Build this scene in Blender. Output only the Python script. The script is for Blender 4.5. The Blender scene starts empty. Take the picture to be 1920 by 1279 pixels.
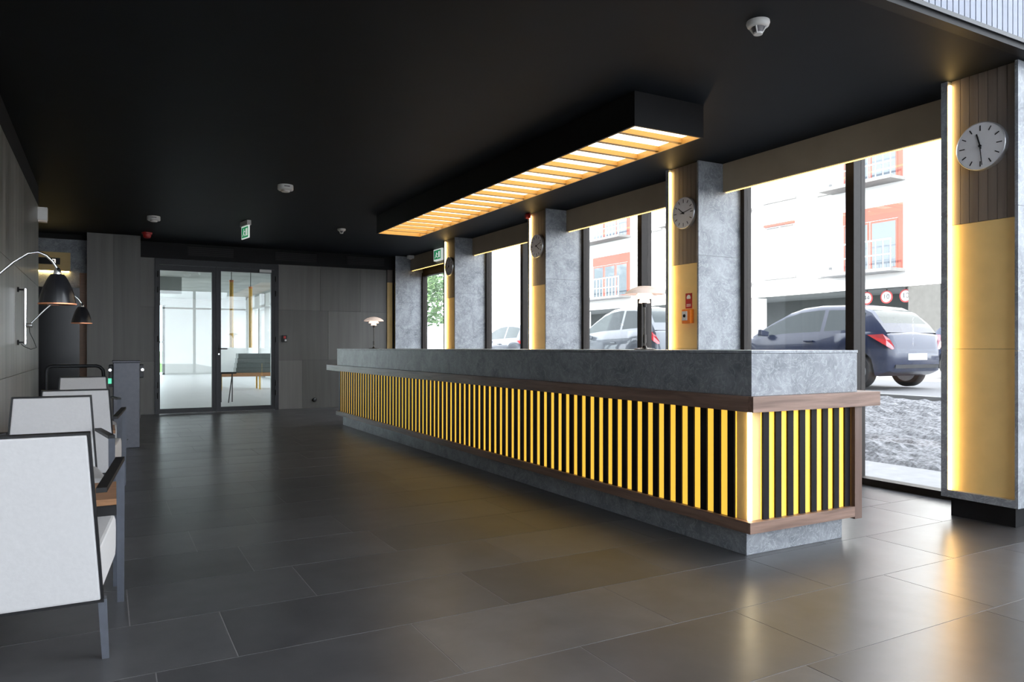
import bpy, bmesh, math, random
from mathutils import Vector, Matrix
random.seed(7)
S = bpy.context.scene
COL = S.collection

# ---------------------------------------------------------------- camera, world, sun, exposure
F_PX = 1383.0
YAW = math.atan2(960 - 197, F_PX)
cam_d = bpy.data.cameras.new('camera')
cam = bpy.data.objects.new('camera', cam_d); COL.objects.link(cam)
cam.location = (0, 0, 1.15)
cam.rotation_euler = (math.pi / 2, 0, -YAW)
cam_d.sensor_width = 36.0
cam_d.lens = F_PX * 36.0 / 1920.0
cam_d.shift_y = 12.5 / 1920.0
cam_d.clip_start = 0.05; cam_d.clip_end = 500
S.camera = cam

w = bpy.data.worlds.new('sky_world'); S.world = w
w.use_nodes = True
bg = w.node_tree.nodes['Background']
bg.inputs['Color'].default_value = (0.87, 0.91, 1.0, 1)
bg.inputs['Strength'].default_value = 8.0

sun_d = bpy.data.lights.new('sun', 'SUN'); sun = bpy.data.objects.new('sun', sun_d); COL.objects.link(sun)
sun_d.energy = 15.0; sun_d.angle = 0.01; sun_d.color = (1, 0.95, 0.86)
sun.rotation_euler = Vector((-0.74, -0.12, 0.66)).to_track_quat('Z', 'Y').to_euler()

S.view_settings.view_transform = 'Standard'
S.view_settings.look = 'None'
S.view_settings.exposure = 0.0
S.view_settings.gamma = 1.0
S.view_settings.use_curve_mapping = False

# ---------------------------------------------------------------- materials
MATS = {}
def new_mat(name):
    m = bpy.data.materials.new(name); m.use_nodes = True
    nt = m.node_tree
    return m, nt, nt.nodes['Principled BSDF']

def rgb(r, g, b):
    f = lambda c: (c / 255 / 12.92) if c / 255 <= 0.04045 else ((c / 255 + 0.055) / 1.055) ** 2.4
    return (f(r), f(g), f(b), 1)

def plain(name, col, rough=0.5, metal=0.0, vary=0.12, scale=30.0, bump=0.0, coat=0.0, spec=0.5, rand=0.0, stretch=(1, 1, 1)):
    """principled material with procedural tone variation, fine relief and an optional tone step for each object"""
    m, nt, b = new_mat(name)
    N = nt.nodes; L = nt.links
    tc = N.new('ShaderNodeTexCoord'); mp = N.new('ShaderNodeMapping'); mp.inputs['Scale'].default_value = stretch
    nz = N.new('ShaderNodeTexNoise'); nz.inputs['Scale'].default_value = scale; nz.inputs['Detail'].default_value = 6
    L.new(tc.outputs['Object'], mp.inputs['Vector']); L.new(mp.outputs['Vector'], nz.inputs['Vector'])
    mr = N.new('ShaderNodeMapRange'); mr.inputs['From Min'].default_value = 0.25; mr.inputs['From Max'].default_value = 0.75
    mr.inputs['To Min'].default_value = 1 - vary; mr.inputs['To Max'].default_value = 1 + vary
    L.new(nz.outputs['Fac'], mr.inputs['Value'])
    val = mr.outputs['Result']
    if rand > 0:
        oi = N.new('ShaderNodeObjectInfo'); r2 = N.new('ShaderNodeMapRange')
        r2.inputs['To Min'].default_value = 1 - rand; r2.inputs['To Max'].default_value = 1 + rand
        L.new(oi.outputs['Random'], r2.inputs['Value'])
        mu = N.new('ShaderNodeMath'); mu.operation = 'MULTIPLY'
        L.new(val, mu.inputs[0]); L.new(r2.outputs['Result'], mu.inputs[1]); val = mu.outputs[0]
    mx = N.new('ShaderNodeVectorMath'); mx.operation = 'SCALE'; mx.inputs[0].default_value = col[:3]
    L.new(val, mx.inputs['Scale']); L.new(mx.outputs['Vector'], b.inputs['Base Color'])
    b.inputs['Roughness'].default_value = rough; b.inputs['Metallic'].default_value = metal
    b.inputs['Coat Weight'].default_value = coat; b.inputs['Specular IOR Level'].default_value = spec
    if bump > 0:
        bp = N.new('ShaderNodeBump'); bp.inputs['Strength'].default_value = bump; bp.inputs['Distance'].default_value = 0.01
        L.new(nz.outputs['Fac'], bp.inputs['Height']); L.new(bp.outputs['Normal'], b.inputs['Normal'])
    MATS[name] = m
    return m

def emit(name, col, strength):
    m, nt, b = new_mat(name)
    b.inputs['Base Color'].default_value = col
    b.inputs['Emission Color'].default_value = col
    b.inputs['Emission Strength'].default_value = strength
    MATS[name] = m
    return m

def stone(name, c0, c1, vein, rough=0.45, scale=3.0):
    m, nt, b = new_mat(name); N = nt.nodes; L = nt.links
    g = N.new('ShaderNodeNewGeometry')
    n1 = N.new('ShaderNodeTexNoise'); n1.inputs['Scale'].default_value = scale; n1.inputs['Detail'].default_value = 9; n1.inputs['Roughness'].default_value = 0.72; n1.inputs['Distortion'].default_value = 0.9
    L.new(g.outputs['Position'], n1.inputs['Vector'])
    r1 = N.new('ShaderNodeValToRGB'); r1.color_ramp.elements[0].position = 0.32; r1.color_ramp.elements[1].position = 0.7
    r1.color_ramp.elements[0].color = c0; r1.color_ramp.elements[1].color = c1
    L.new(n1.outputs['Fac'], r1.inputs['Fac'])
    n2 = N.new('ShaderNodeTexNoise'); n2.inputs['Scale'].default_value = scale * 2.2; n2.inputs['Detail'].default_value = 5; n2.inputs['Distortion'].default_value = 2.4
    L.new(g.outputs['Position'], n2.inputs['Vector'])
    sb = N.new('ShaderNodeMath'); sb.operation = 'SUBTRACT'; sb.inputs[1].default_value = 0.5; L.new(n2.outputs['Fac'], sb.inputs[0])
    ab = N.new('ShaderNodeMath'); ab.operation = 'ABSOLUTE'; L.new(sb.outputs[0], ab.inputs[0])
    mr = N.new('ShaderNodeMapRange'); mr.inputs['From Max'].default_value = 0.035; mr.inputs['To Min'].default_value = 0.5; mr.inputs['To Max'].default_value = 0.0
    L.new(ab.outputs[0], mr.inputs['Value'])
    mix = N.new('ShaderNodeMix'); mix.data_type = 'RGBA'
    L.new(mr.outputs['Result'], mix.inputs['Factor']); L.new(r1.outputs['Color'], mix.inputs['A']); mix.inputs['B'].default_value = vein
    L.new(mix.outputs['Result'], b.inputs['Base Color'])
    b.inputs['Roughness'].default_value = rough
    bp = N.new('ShaderNodeBump'); bp.inputs['Strength'].default_value = 0.15; bp.inputs['Distance'].default_value = 0.01
    L.new(n1.outputs['Fac'], bp.inputs['Height']); L.new(bp.outputs['Normal'], b.inputs['Normal'])
    MATS[name] = m
    return m

def grain(name, c0, c1, axis='Z', scale=26.0, rough=0.45, rand=0.1, spec=0.5, coat=0.0):
    """streaky grain running along one world axis"""
    m, nt, b = new_mat(name); N = nt.nodes; L = nt.links
    g = N.new('ShaderNodeNewGeometry'); mp = N.new('ShaderNodeMapping')
    sc = {'X': (0.06, 1, 1), 'Y': (1, 0.06, 1), 'Z': (1, 1, 0.05)}[axis]
    mp.inputs['Scale'].default_value = sc
    L.new(g.outputs['Position'], mp.inputs['Vector'])
    n1 = N.new('ShaderNodeTexNoise'); n1.inputs['Scale'].default_value = scale; n1.inputs['Detail'].default_value = 7; n1.inputs['Roughness'].default_value = 0.6; n1.inputs['Distortion'].default_value = 0.4
    L.new(mp.outputs['Vector'], n1.inputs['Vector'])
    r1 = N.new('ShaderNodeValToRGB'); r1.color_ramp.elements[0].position = 0.3; r1.color_ramp.elements[1].position = 0.72
    r1.color_ramp.elements[0].color = c0; r1.color_ramp.elements[1].color = c1
    L.new(n1.outputs['Fac'], r1.inputs['Fac'])
    oi = N.new('ShaderNodeObjectInfo'); r2 = N.new('ShaderNodeMapRange')
    r2.inputs['To Min'].default_value = 1 - rand; r2.inputs['To Max'].default_value = 1 + rand
    L.new(oi.outputs['Random'], r2.inputs['Value'])
    sc_ = N.new('ShaderNodeVectorMath'); sc_.operation = 'SCALE'
    L.new(r1.outputs['Color'], sc_.inputs[0]); L.new(r2.outputs['Result'], sc_.inputs['Scale'])
    L.new(sc_.outputs['Vector'], b.inputs['Base Color'])
    b.inputs['Roughness'].default_value = rough; b.inputs['Specular IOR Level'].default_value = spec; b.inputs['Coat Weight'].default_value = coat
    bp = N.new('ShaderNodeBump'); bp.inputs['Strength'].default_value = 0.12; bp.inputs['Distance'].default_value = 0.004
    L.new(n1.outputs['Fac'], bp.inputs['Height']); L.new(bp.outputs['Normal'], b.inputs['Normal'])
    MATS[name] = m
    return m

def pane_glass(name, tint, refl=0.05):
    m = bpy.data.materials.new(name); m.use_nodes = True
    nt = m.node_tree; N = nt.nodes; L = nt.links; N.clear()
    o = N.new('ShaderNodeOutputMaterial'); mix = N.new('ShaderNodeMixShader')
    # Schlick reflectance, the same from both sides of the pane
    lw = N.new('ShaderNodeLayerWeight'); lw.inputs['Blend'].default_value = 0.5
    pw = N.new('ShaderNodeMath'); pw.operation = 'POWER'; pw.inputs[1].default_value = 5.0; L.new(lw.outputs['Facing'], pw.inputs[0])
    fr = N.new('ShaderNodeMath'); fr.operation = 'MULTIPLY_ADD'; fr.inputs[1].default_value = 0.9; fr.inputs[2].default_value = refl; L.new(pw.outputs[0], fr.inputs[0])
    tr = N.new('ShaderNodeBsdfTransparent'); tr.inputs['Color'].default_value = tint
    gl = N.new('ShaderNodeBsdfGlossy'); gl.inputs['Roughness'].default_value = 0.0
    L.new(fr.outputs[0], mix.inputs[0]); L.new(tr.outputs[0], mix.inputs[1]); L.new(gl.outputs[0], mix.inputs[2]); L.new(mix.outputs[0], o.inputs['Surface'])
    MATS[name] = m
    return m

def tile_mat():
    m, nt, b = new_mat('slate_tile'); N = nt.nodes; L = nt.links
    g = N.new('ShaderNodeNewGeometry')
    n1 = N.new('ShaderNodeTexNoise'); n1.inputs['Scale'].default_value = 4.5; n1.inputs['Detail'].default_value = 8; n1.inputs['Roughness'].default_value = 0.65
    L.new(g.outputs['Position'], n1.inputs['Vector'])
    r1 = N.new('ShaderNodeValToRGB'); r1.color_ramp.elements[0].position = 0.3; r1.color_ramp.elements[1].position = 0.72
    r1.color_ramp.elements[0].color = (0.050, 0.049, 0.052, 1); r1.color_ramp.elements[1].color = (0.078, 0.076, 0.079, 1)
    L.new(n1.outputs['Fac'], r1.inputs['Fac'])
    oi = N.new('ShaderNodeObjectInfo'); r2 = N.new('ShaderNodeMapRange'); r2.inputs['To Min'].default_value = 0.75; r2.inputs['To Max'].default_value = 1.35
    L.new(oi.outputs['Random'], r2.inputs['Value'])
    sc = N.new('ShaderNodeVectorMath'); sc.operation = 'SCALE'; L.new(r1.outputs['Color'], sc.inputs[0]); L.new(r2.outputs['Result'], sc.inputs['Scale'])
    L.new(sc.outputs['Vector'], b.inputs['Base Color'])
    n2 = N.new('ShaderNodeTexNoise'); n2.inputs['Scale'].default_value = 2.2; n2.inputs['Detail'].default_value = 4
    L.new(g.outputs['Position'], n2.inputs['Vector'])
    r3 = N.new('ShaderNodeMapRange'); r3.inputs['From Min'].default_value = 0.3; r3.inputs['From Max'].default_value = 0.7; r3.inputs['To Min'].default_value = 0.285; r3.inputs['To Max'].default_value = 0.32
    L.new(n2.outputs['Fac'], r3.inputs['Value']); L.new(r3.outputs['Result'], b.inputs['Roughness'])
    b.inputs['Specular IOR Level'].default_value = 0.6
    MATS['slate_tile'] = m

tile_mat()
plain('grout', (0.30, 0.29, 0.29, 1), 0.8)
plain('ceiling_black', (0.010, 0.013, 0.0175, 1), 0.6, vary=0.1, scale=3, spec=0.12)
plain('fascia_dark', (0.009, 0.009, 0.010, 1), 0.55, spec=0.2)
grain('wall_stone', (0.06, 0.058, 0.050, 1), (0.26, 0.25, 0.225, 1), 'Z', 7, 0.30, 0.14)
grain('wall_panel_mat', (0.10, 0.096, 0.087, 1), (0.14, 0.135, 0.124, 1), 'Z', 9, 0.45, 0.22)
stone('grey_stone', (0.14, 0.155, 0.175, 1), (0.40, 0.42, 0.45, 1), (0.52, 0.55, 0.57, 1), 0.4, 4.0)
stone('counter_stone', (0.13, 0.142, 0.16, 1), (0.34, 0.355, 0.38, 1), (0.46, 0.48, 0.50, 1), 0.42, 5.0)
grain('walnut', (0.13, 0.072, 0.05, 1), (0.32, 0.20, 0.15, 1), 'X', 30, 0.42, 0.05)
grain('walnut_long', (0.13, 0.072, 0.05, 1), (0.32, 0.20, 0.15, 1), 'Y', 30, 0.42, 0.05)
grain('walnut_up', (0.09, 0.05, 0.035, 1), (0.17, 0.10, 0.075, 1), 'Z', 30, 0.42, 0.05)
grain('dark_board', (0.15, 0.12, 0.10, 1), (0.21, 0.175, 0.15, 1), 'Z', 30, 0.5, 0.08)
plain('slat_black', (0.008, 0.007, 0.009, 1), 0.45, spec=0.15)
plain('brass_panel', (0.84, 0.60, 0.25, 1), 0.5, 0.0, 0.05, 8)
plain('bronze', (0.42, 0.34, 0.24, 1), 0.5, 0.0, 0.05, 5)
plain('frame_dark', (0.026, 0.021, 0.018, 1), 0.5, spec=0.2)
plain('anthracite', (0.024, 0.025, 0.029, 1), 0.4, spec=0.3)
plain('steel_blue_grey', (0.085, 0.09, 0.11, 1), 0.4, 0.2)
plain('chair_frame_mat', (0.055, 0.062, 0.08, 1), 0.4, 0.2)
plain('chair_edge', (0.010, 0.010, 0.011, 1), 0.45, spec=0.3)
plain('upholstery', (0.57, 0.56, 0.56, 1), 0.7, 0, 0.03, 60, 0.05)
plain('oak', (0.38, 0.19, 0.09, 1), 0.4, 0, 0.2, 14, 0.05, stretch=(1, 8, 8))
plain('white_plastic', (0.75, 0.74, 0.72, 1), 0.4, vary=0.02)
plain('grey_plastic', (0.16, 0.15, 0.16, 1), 0.5)
plain('red_plastic', (0.45, 0.02, 0.02, 1), 0.35)
plain('orange_plastic', (0.85, 0.22, 0.02, 1), 0.4)
plain('chrome', (0.85, 0.85, 0.86, 1), 0.15, 1.0, 0.02)
plain('black_gloss', (0.010, 0.010, 0.012, 1), 0.22)
plain('black_matt', (0.012, 0.012, 0.013, 1), 0.6)
plain('stem_dark', (0.05, 0.045, 0.04, 1), 0.25, 0.8)
plain('copper', (0.80, 0.32, 0.16, 1), 0.35, 0.6)
plain('clock_face', (0.84, 0.82, 0.82, 1), 0.5, vary=0.02)
plain('brass_metal', (0.75, 0.52, 0.2, 1), 0.3, 0.8, 0.04)
plain('green_print', (0.0, 0.30, 0.09, 1), 0.5)
plain('white_print', (0.85, 0.87, 0.85, 1), 0.5)
plain('opal', (0.88, 0.78, 0.70, 1), 0.35, vary=0.02)
plain('pale_board', (0.19, 0.215, 0.28, 1), 0.5, vary=0.05, rand=0.08)
plain('render_white', (0.86, 0.85, 0.83, 1), 0.8, vary=0.03, scale=3)
plain('red_brown', (0.24, 0.055, 0.038, 1), 0.6)
plain('facade_glass', (0.10, 0.12, 0.14, 1), 0.06, vary=0.02)
plain('concrete', (0.17, 0.17, 0.168, 1), 0.85, vary=0.12, scale=6, bump=0.2)
plain('pillar_grey', (0.085, 0.085, 0.083, 1), 0.85, vary=0.12, scale=6)
plain('asphalt', (0.13, 0.13, 0.135, 1), 0.9, vary=0.2, scale=40, bump=0.2)
plain('paving', (0.20, 0.20, 0.205, 1), 0.85, vary=0.12, scale=8)
plain('gravel_mat', (0.14, 0.14, 0.148, 1), 0.9, vary=0.75, scale=26, bump=1.0)
plain('grass_mat', (0.10, 0.18, 0.05, 1), 0.9, vary=0.4, scale=9)
plain('leaf', (0.09, 0.17, 0.06, 1), 0.6, vary=0.4, scale=3)
plain('bark', (0.10, 0.075, 0.05, 1), 0.9, vary=0.3, scale=12)
plain('garage_dark', (0.035, 0.04, 0.038, 1), 0.8)
plain('rubber', (0.016, 0.016, 0.017, 1), 0.8)
plain('alloy', (0.5, 0.51, 0.53, 1), 0.3, 0.8)
plain('paint_blue', (0.014, 0.020, 0.045, 1), 0.25, 0.0, 0.02, coat=0.35, spec=0.3)
plain('paint_silver', (0.05, 0.06, 0.075, 1), 0.3, 0.2, 0.02, coat=1.0)
plain('paint_dark', (0.03, 0.035, 0.05, 1), 0.25, 0.2, 0.02, coat=1.0)
plain('car_glass', (0.03, 0.04, 0.042, 1), 0.05, vary=0.02, spec=0.22)
plain('tail_red', (0.5, 0.02, 0.03, 1), 0.15, vary=0.05, coat=1.0)
plain('annex_white', (0.50, 0.51, 0.50, 1), 0.7, vary=0.04, scale=2)
plain('annex_floor', (0.60, 0.60, 0.60, 1), 0.4, vary=0.05, scale=2)
plain('annex_ceiling', (0.26, 0.28, 0.27, 1), 0.8, vary=0.25, scale=1.2)
plain('yellow_paint', (0.85, 0.52, 0.10, 1), 0.5)
plain('crate_grey', (0.10, 0.12, 0.115, 1), 0.6)
emit('led_warm', (1.0, 0.66, 0.24, 1), 20.0)
emit('led_lintel', (1.0, 0.62, 0.18, 1), 3.2)
emit('led_white', (1.0, 0.82, 0.5, 1), 9.0)
emit('panel_glow', (1.0, 0.60, 0.07, 1), 0.95)
emit('diffuser', (1.0, 0.88, 0.66, 1), 2.6)
emit('lift_glow', (1.0, 0.75, 0.3, 1), 26.0)
emit('display_digit', (1.0, 0.95, 0.9, 1), 1.2)
emit('lamp_opal', (1.0, 0.86, 0.76, 1), 0.75)
emit('lamp_opal_top', (1.0, 0.84, 0.76, 1), 0.28)
emit('exit_white', (0.9, 1.0, 0.95, 1), 0.55)
emit('exit_green', (0.0, 0.42, 0.13, 1), 0.35)
emit('green_light', (0.15, 0.9, 0.55, 1), 0.7)
emit('bulb_warm', (1.0, 0.72, 0.48, 1), 9.0)
pane_glass('window_glass', (0.955, 0.97, 0.965, 1))
pane_glass('door_glass', (0.92, 0.96, 0.95, 1))
pane_glass('rail_glass', (0.85, 0.93, 0.9, 1))

# ---------------------------------------------------------------- mesh helpers
def link(o, parent=None):
    COL.objects.link(o)
    if parent: o.parent = parent
    return o

def mesh(name, verts, faces, mat, parent=None, loc=(0, 0, 0), smooth=False):
    me = bpy.data.meshes.new(name)
    me.from_pydata([tuple(v) for v in verts], [], faces); me.update()
    me.materials.append(MATS[mat])
    if smooth:
        for p in me.polygons: p.use_smooth = True
    o = bpy.data.objects.new(name, me); o.location = loc
    return link(o, parent)

BF = [(0, 3, 2, 1), (4, 5, 6, 7), (0, 1, 5, 4), (1, 2, 6, 5), (2, 3, 7, 6), (3, 0, 4, 7)]
class MB:
    def __init__(self): self.v = []; self.f = []
    def add(self, vs, fs):
        n = len(self.v); self.v += [tuple(v) for v in vs]; self.f += [tuple(i + n for i in f) for f in fs]; return self
    def box(self, x0, x1, y0, y1, z0, z1):
        return self.add([(x0, y0, z0), (x1, y0, z0), (x1, y1, z0), (x0, y1, z0), (x0, y0, z1), (x1, y0, z1), (x1, y1, z1), (x0, y1, z1)], BF)
    def hexa(self, a, b):      # a: four bottom corners, b: four top corners
        return self.add(list(a) + list(b), BF)
    def bar(self, p, q, r, n=8, r2=None):
        p = Vector(p); q = Vector(q); d = (q - p).normalized(); r2 = r if r2 is None else r2
        u = d.orthogonal().normalized(); t = d.cross(u)
        vs = [p + (u * math.cos(2 * math.pi * i / n) + t * math.sin(2 * math.pi * i / n)) * r for i in range(n)]
        vs += [q + (u * math.cos(2 * math.pi * i / n) + t * math.sin(2 * math.pi * i / n)) * r2 for i in range(n)]
        return self.add(vs, [(i, (i + 1) % n, n + (i + 1) % n, n + i) for i in range(n)] + [tuple(range(n))[::-1], tuple(range(n, 2 * n))])
    def tube(self, pts, r, n=8):
        pts = [Vector(p) for p in pts]; rings = []; u = None
        for i, p in enumerate(pts):
            d = (pts[min(i + 1, len(pts) - 1)] - pts[max(i - 1, 0)]).normalized()
            u = d.orthogonal().normalized() if u is None else (u - d * u.dot(d)).normalized()
            t = d.cross(u)
            rings.append([p + (u * math.cos(2 * math.pi * k / n) + t * math.sin(2 * math.pi * k / n)) * r for k in range(n)])
        vs = [v for ring in rings for v in ring]; fs = []
        for i in range(len(pts) - 1):
            for k in range(n):
                fs.append((i * n + k, i * n + (k + 1) % n, (i + 1) * n + (k + 1) % n, (i + 1) * n + k))
        fs += [tuple(range(n))[::-1], tuple(range((len(pts) - 1) * n, len(pts) * n))]
        return self.add(vs, fs)
    def lathe(self, prof, n=32, c=(0, 0, 0), axis='Z'):
        vs = []; fs = []
        for r, z in prof:
            for k in range(n):
                a = 2 * math.pi * k / n
                if axis == 'Z': vs.append((c[0] + r * math.cos(a), c[1] + r * math.sin(a), c[2] + z))
                elif axis == 'X': vs.append((c[0] + z, c[1] + r * math.cos(a), c[2] + r * math.sin(a)))
                else: vs.append((c[0] + r * math.sin(a), c[1] + z, c[2] + r * math.cos(a)))
        for i in range(len(prof) - 1):
            for k in range(n):
                fs.append((i * n + k, i * n + (k + 1) % n, (i + 1) * n + (k + 1) % n, (i + 1) * n + k))
        return self.add(vs, fs)
    def prism(self, poly, fn, h0, h1):   # poly in 2D, fn(u, v, h) -> 3D
        n = len(poly)
        vs = [fn(u, v, h0) for u, v in poly] + [fn(u, v, h1) for u, v in poly]
        return self.add(vs, [(i, (i + 1) % n, n + (i + 1) % n, n + i) for i in range(n)] + [tuple(range(n))[::-1], tuple(range(n, 2 * n))])
    def build(self, name, mat, parent=None, loc=(0, 0, 0), bevel=0.0, smooth=False, seg=2):
        me = bpy.data.meshes.new(name)
        bm = bmesh.new()
        vs = [bm.verts.new(v) for v in self.v]
        for f in self.f:
            try: bm.faces.new([vs[i] for i in f])
            except ValueError: pass
        bmesh.ops.recalc_face_normals(bm, faces=bm.faces)
        if bevel > 0:
            bmesh.ops.bevel(bm, geom=list(bm.edges), offset=bevel, segments=seg, affect='EDGES', profile=0.6)
        bm.to_mesh(me); bm.free()
        me.materials.append(MATS[mat])
        if smooth:
            for p in me.polygons: p.use_smooth = True
            try: me.set_sharp_from_angle(angle=math.radians(40))
            except Exception: pass
        o = bpy.data.objects.new(name, me); o.location = loc
        return link(o, parent)

def box(name, x0, x1, y0, y1, z0, z1, mat, parent=None, bevel=0.0, loc=(0, 0, 0)):
    return MB().box(x0, x1, y0, y1, z0, z1).build(name, mat, parent, loc, bevel)

def tag(o, label=None, cat=None, group=None, kind=None):
    if label: o['label'] = label
    if cat: o['category'] = cat
    if group: o['group'] = group
    if kind: o['kind'] = kind
    return o

def thing(name, label, cat, loc=(0, 0, 0), rz=0.0, group=None):
    o = bpy.data.objects.new(name, None); o.empty_display_size = 0.1
    o.location = loc; o.rotation_euler = (0, 0, rz); COL.objects.link(o)
    return tag(o, label, cat, group)

def struct(name, x0, x1, y0, y1, z0, z1, mat, parent=None, bevel=0.0):
    o = box(name, x0, x1, y0, y1, z0, z1, mat, parent, bevel)
    if parent is None: o['kind'] = 'structure'
    return o

def struct_root(name):
    o = bpy.data.objects.new(name, None); COL.objects.link(o); o['kind'] = 'structure'
    return o

def copy_tree(o, parent=None):
    c = o.copy(); COL.objects.link(c); c.parent = parent
    for ch in list(o.children): copy_tree(ch, c)
    return c

CEIL = 2.97
XW = -0.66        # left wall face
XC = 5.04         # column faces
YB = 14.1         # back wall face
YS = 2.45         # edge of the lowered ceiling
YF = -6.5         # glazed front behind the camera
XG = 5.64         # window glass plane

# ---------------------------------------------------------------- floor with slate tiles
floor = struct('floor', -3.2, 5.72, YF, YB + 0.2, -0.2, -0.0012, 'grout')
tile_me = None
def tile(x0, x1, y0, y1):
    global tile_me
    g = 0.0021
    if tile_me is None:
        o = MB().box(0, 1, 0, 1, -0.012, 0.0).build('floor_tile', 'slate_tile', floor); tile_me = o.data
    else:
        o = bpy.data.objects.new('floor_tile', tile_me); link(o, floor)
    o.location = (x0 + g, y0 + g, 0); o.scale = (x1 - x0 - 2 * g, y1 - y0 - 2 * g, 1)
known = {0: [0.157, 1.115, 2.09, 3.06, 4.06], 1: [0.435, 1.59, 2.55, 3.70], 2: [0.09, 0.86, 1.98, 2.9, 3.95],
         3: [-0.1, 0.672, 1.445, 2.4, 3.4], 4: [0.455, 1.35, 2.5], 5: [-0.05, 0.88, 2.0], -1: [0.6, 1.60, 2.40, 3.45, 4.5]}
pitch = 0.5345
for r in range(-16, 22):
    y0 = 2.36 + r * pitch; y1 = y0 + pitch
    if y1 > YB: y1 = YB
    if y0 >= YB - 0.02: break
    xs = [XW if y0 < 9.9 else -3.0]
    seq = list(known.get(r, []))
    if seq:
        xs += seq
    while xs[-1] < 5.6:
        nx = xs[-1] + random.choice([0.77, 0.96, 1.06, 1.15])
        if nx > 5.35: nx = 5.6
        xs.append(nx)
    for a, b_ in zip(xs[:-1], xs[1:]): tile(a, b_, y0, y1)

# ---------------------------------------------------------------- ceiling, upper storey
struct('ceiling', -3.2, 5.75, YS + 0.05, YB + 0.2, CEIL, CEIL + 0.13, 'ceiling_black')
tr = struct('trim_1', XW - 0.2, 5.75, YS - 0.02, YS + 0.05, CEIL - 0.004, CEIL + 0.05, 'fascia_dark')
struct('trim_2', XW - 0.2, 5.75, YS - 0.035, YS - 0.02, CEIL + 0.03, CEIL + 0.055, 'anthracite')
up = struct('wall_upper', -3.2, 5.75, YS + 0.02, YB + 0.2, CEIL + 0.13, 9.2, 'black_matt')
bw = 0.056
k = 0; x = 5.75 - bw
rib_me = None; far_ribs = MB()
while x > XW - 0.2:
    if k < 60:
        if rib_me is None:
            o = MB().box(0.004, bw - 0.004, -0.012, 0.02, CEIL + 0.06, 6.4).build('panel_board', 'pale_board', up); rib_me = o.data
        else:
            o = bpy.data.objects.new('panel_board', rib_me); link(o, up)
        o.location = (x, YS, 0)
    else:
        far_ribs.box(x + 0.004, x + bw - 0.004, YS - 0.012, YS + 0.02, CEIL + 0.06, 6.4)
    x -= bw; k += 1
o = far_ribs.build('panel_boards', 'pale_board', up); o['kind'] = 'stuff'
# hall behind the camera: tall, glazed towards the street and at its front
struct('ceiling_hall', -0.9, 5.75, YF - 0.1, YS + 0.02, 6.4, 6.6, 'annex_white')

# ---------------------------------------------------------------- left wall
wl = struct('wall_left', XW - 0.3, XW - 0.02, YF, 9.9, -0.2, 6.4, 'fascia_dark')
struct('trim_3', XW - 0.02, XW + 0.0, YF, 9.9, 2.76, CEIL, 'fascia_dark')
yy = 9.9
while yy > YF + 0.1:
    y2 = max(yy - 1.2, YF)
    for z0, z1 in ((0.0, 0.92), (0.92, 1.84), (1.84, 2.755)):
        box('wall_panel', XW - 0.02, XW, y2 + 0.0015, yy - 0.0015, z0 + 0.002, z1 - 0.002, 'wall_stone', wl)
    yy = y2
struct('wall_left_upper', XW - 0.02, XW, YF, YS, CEIL, 6.4, 'pale_board')

# ---------------------------------------------------------------- lift lobby
struct('wall_lobby_side', -3.2, -3.0, 9.6, YB + 0.2, -0.2, CEIL, 'anthracite')
struct('wall_lobby_return', -3.0, XW - 0.3, 9.6, 9.9, -0.2, CEIL, 'anthracite')
wp = struct('wall_pier', -0.25, 0.49, 13.42, YB + 0.2, -0.2, CEIL, 'anthracite')
box('wall_panel', -0.25, 0.118, 13.40, 13.42, 0.0, CEIL - 0.005, 'wall_panel_mat', wp)
box('wall_panel', 0.122, 0.49, 13.40, 13.42, 0.0, CEIL - 0.005, 'wall_panel_mat', wp)
box('wall_panel', 0.49, 0.505, 13.40, 14.08, 0.0, CEIL - 0.005, 'wall_panel_mat', wp)
struct('wall_lift', -3.0, -0.25, 13.9, YB + 0.2, -0.2, 2.9, 'grey_stone')
struct('wall_lift_head', -3.0, -0.25, 13.8, YB + 0.2, 2.9, CEIL, 'fascia_dark')
dl = struct('door_2', -1.6, -0.36, 13.86, 13.9, 0.0, 2.12, 'black_gloss')
box('door_leaf', -1.58, -0.985, 13.845, 13.86, 0.02, 2.09, 'black_gloss', dl)
box('door_leaf', -0.975, -0.38, 13.845, 13.86, 0.02, 2.09, 'black_gloss', dl)
struct('trim_4', -0.36, -0.255, 13.82, 13.9, 0.0, 2.36, 'oak')
lp = thing('lift_indicator', 'brass lift indicator plate with black floor display above the lift door', 'indicator', (-0.8, 13.9, 2.36))
box('plate', -0.5, 0.31, -0.05, -0.0, 0.02, 0.32, 'brass_panel', lp, 0.004)
box('display', -0.3, 0.17, -0.056, -0.048, 0.12, 0.225, 'black_gloss', lp)
m = MB()
for a in ((0.065, 0.105, 0.142, 0.152), (0.065, 0.105, 0.168, 0.178), (0.065, 0.105, 0.194, 0.204), (0.062, 0.070, 0.142, 0.204), (0.098, 0.106, 0.142, 0.204)):
    m.box(a[0], a[1], -0.060, -0.055, a[2], a[3])
m.build('digit', 'display_digit', lp)
box('light_strip', -0.48, 0.29, -0.04, -0.02, 0.005, 0.02, 'lift_glow', lp)

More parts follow.
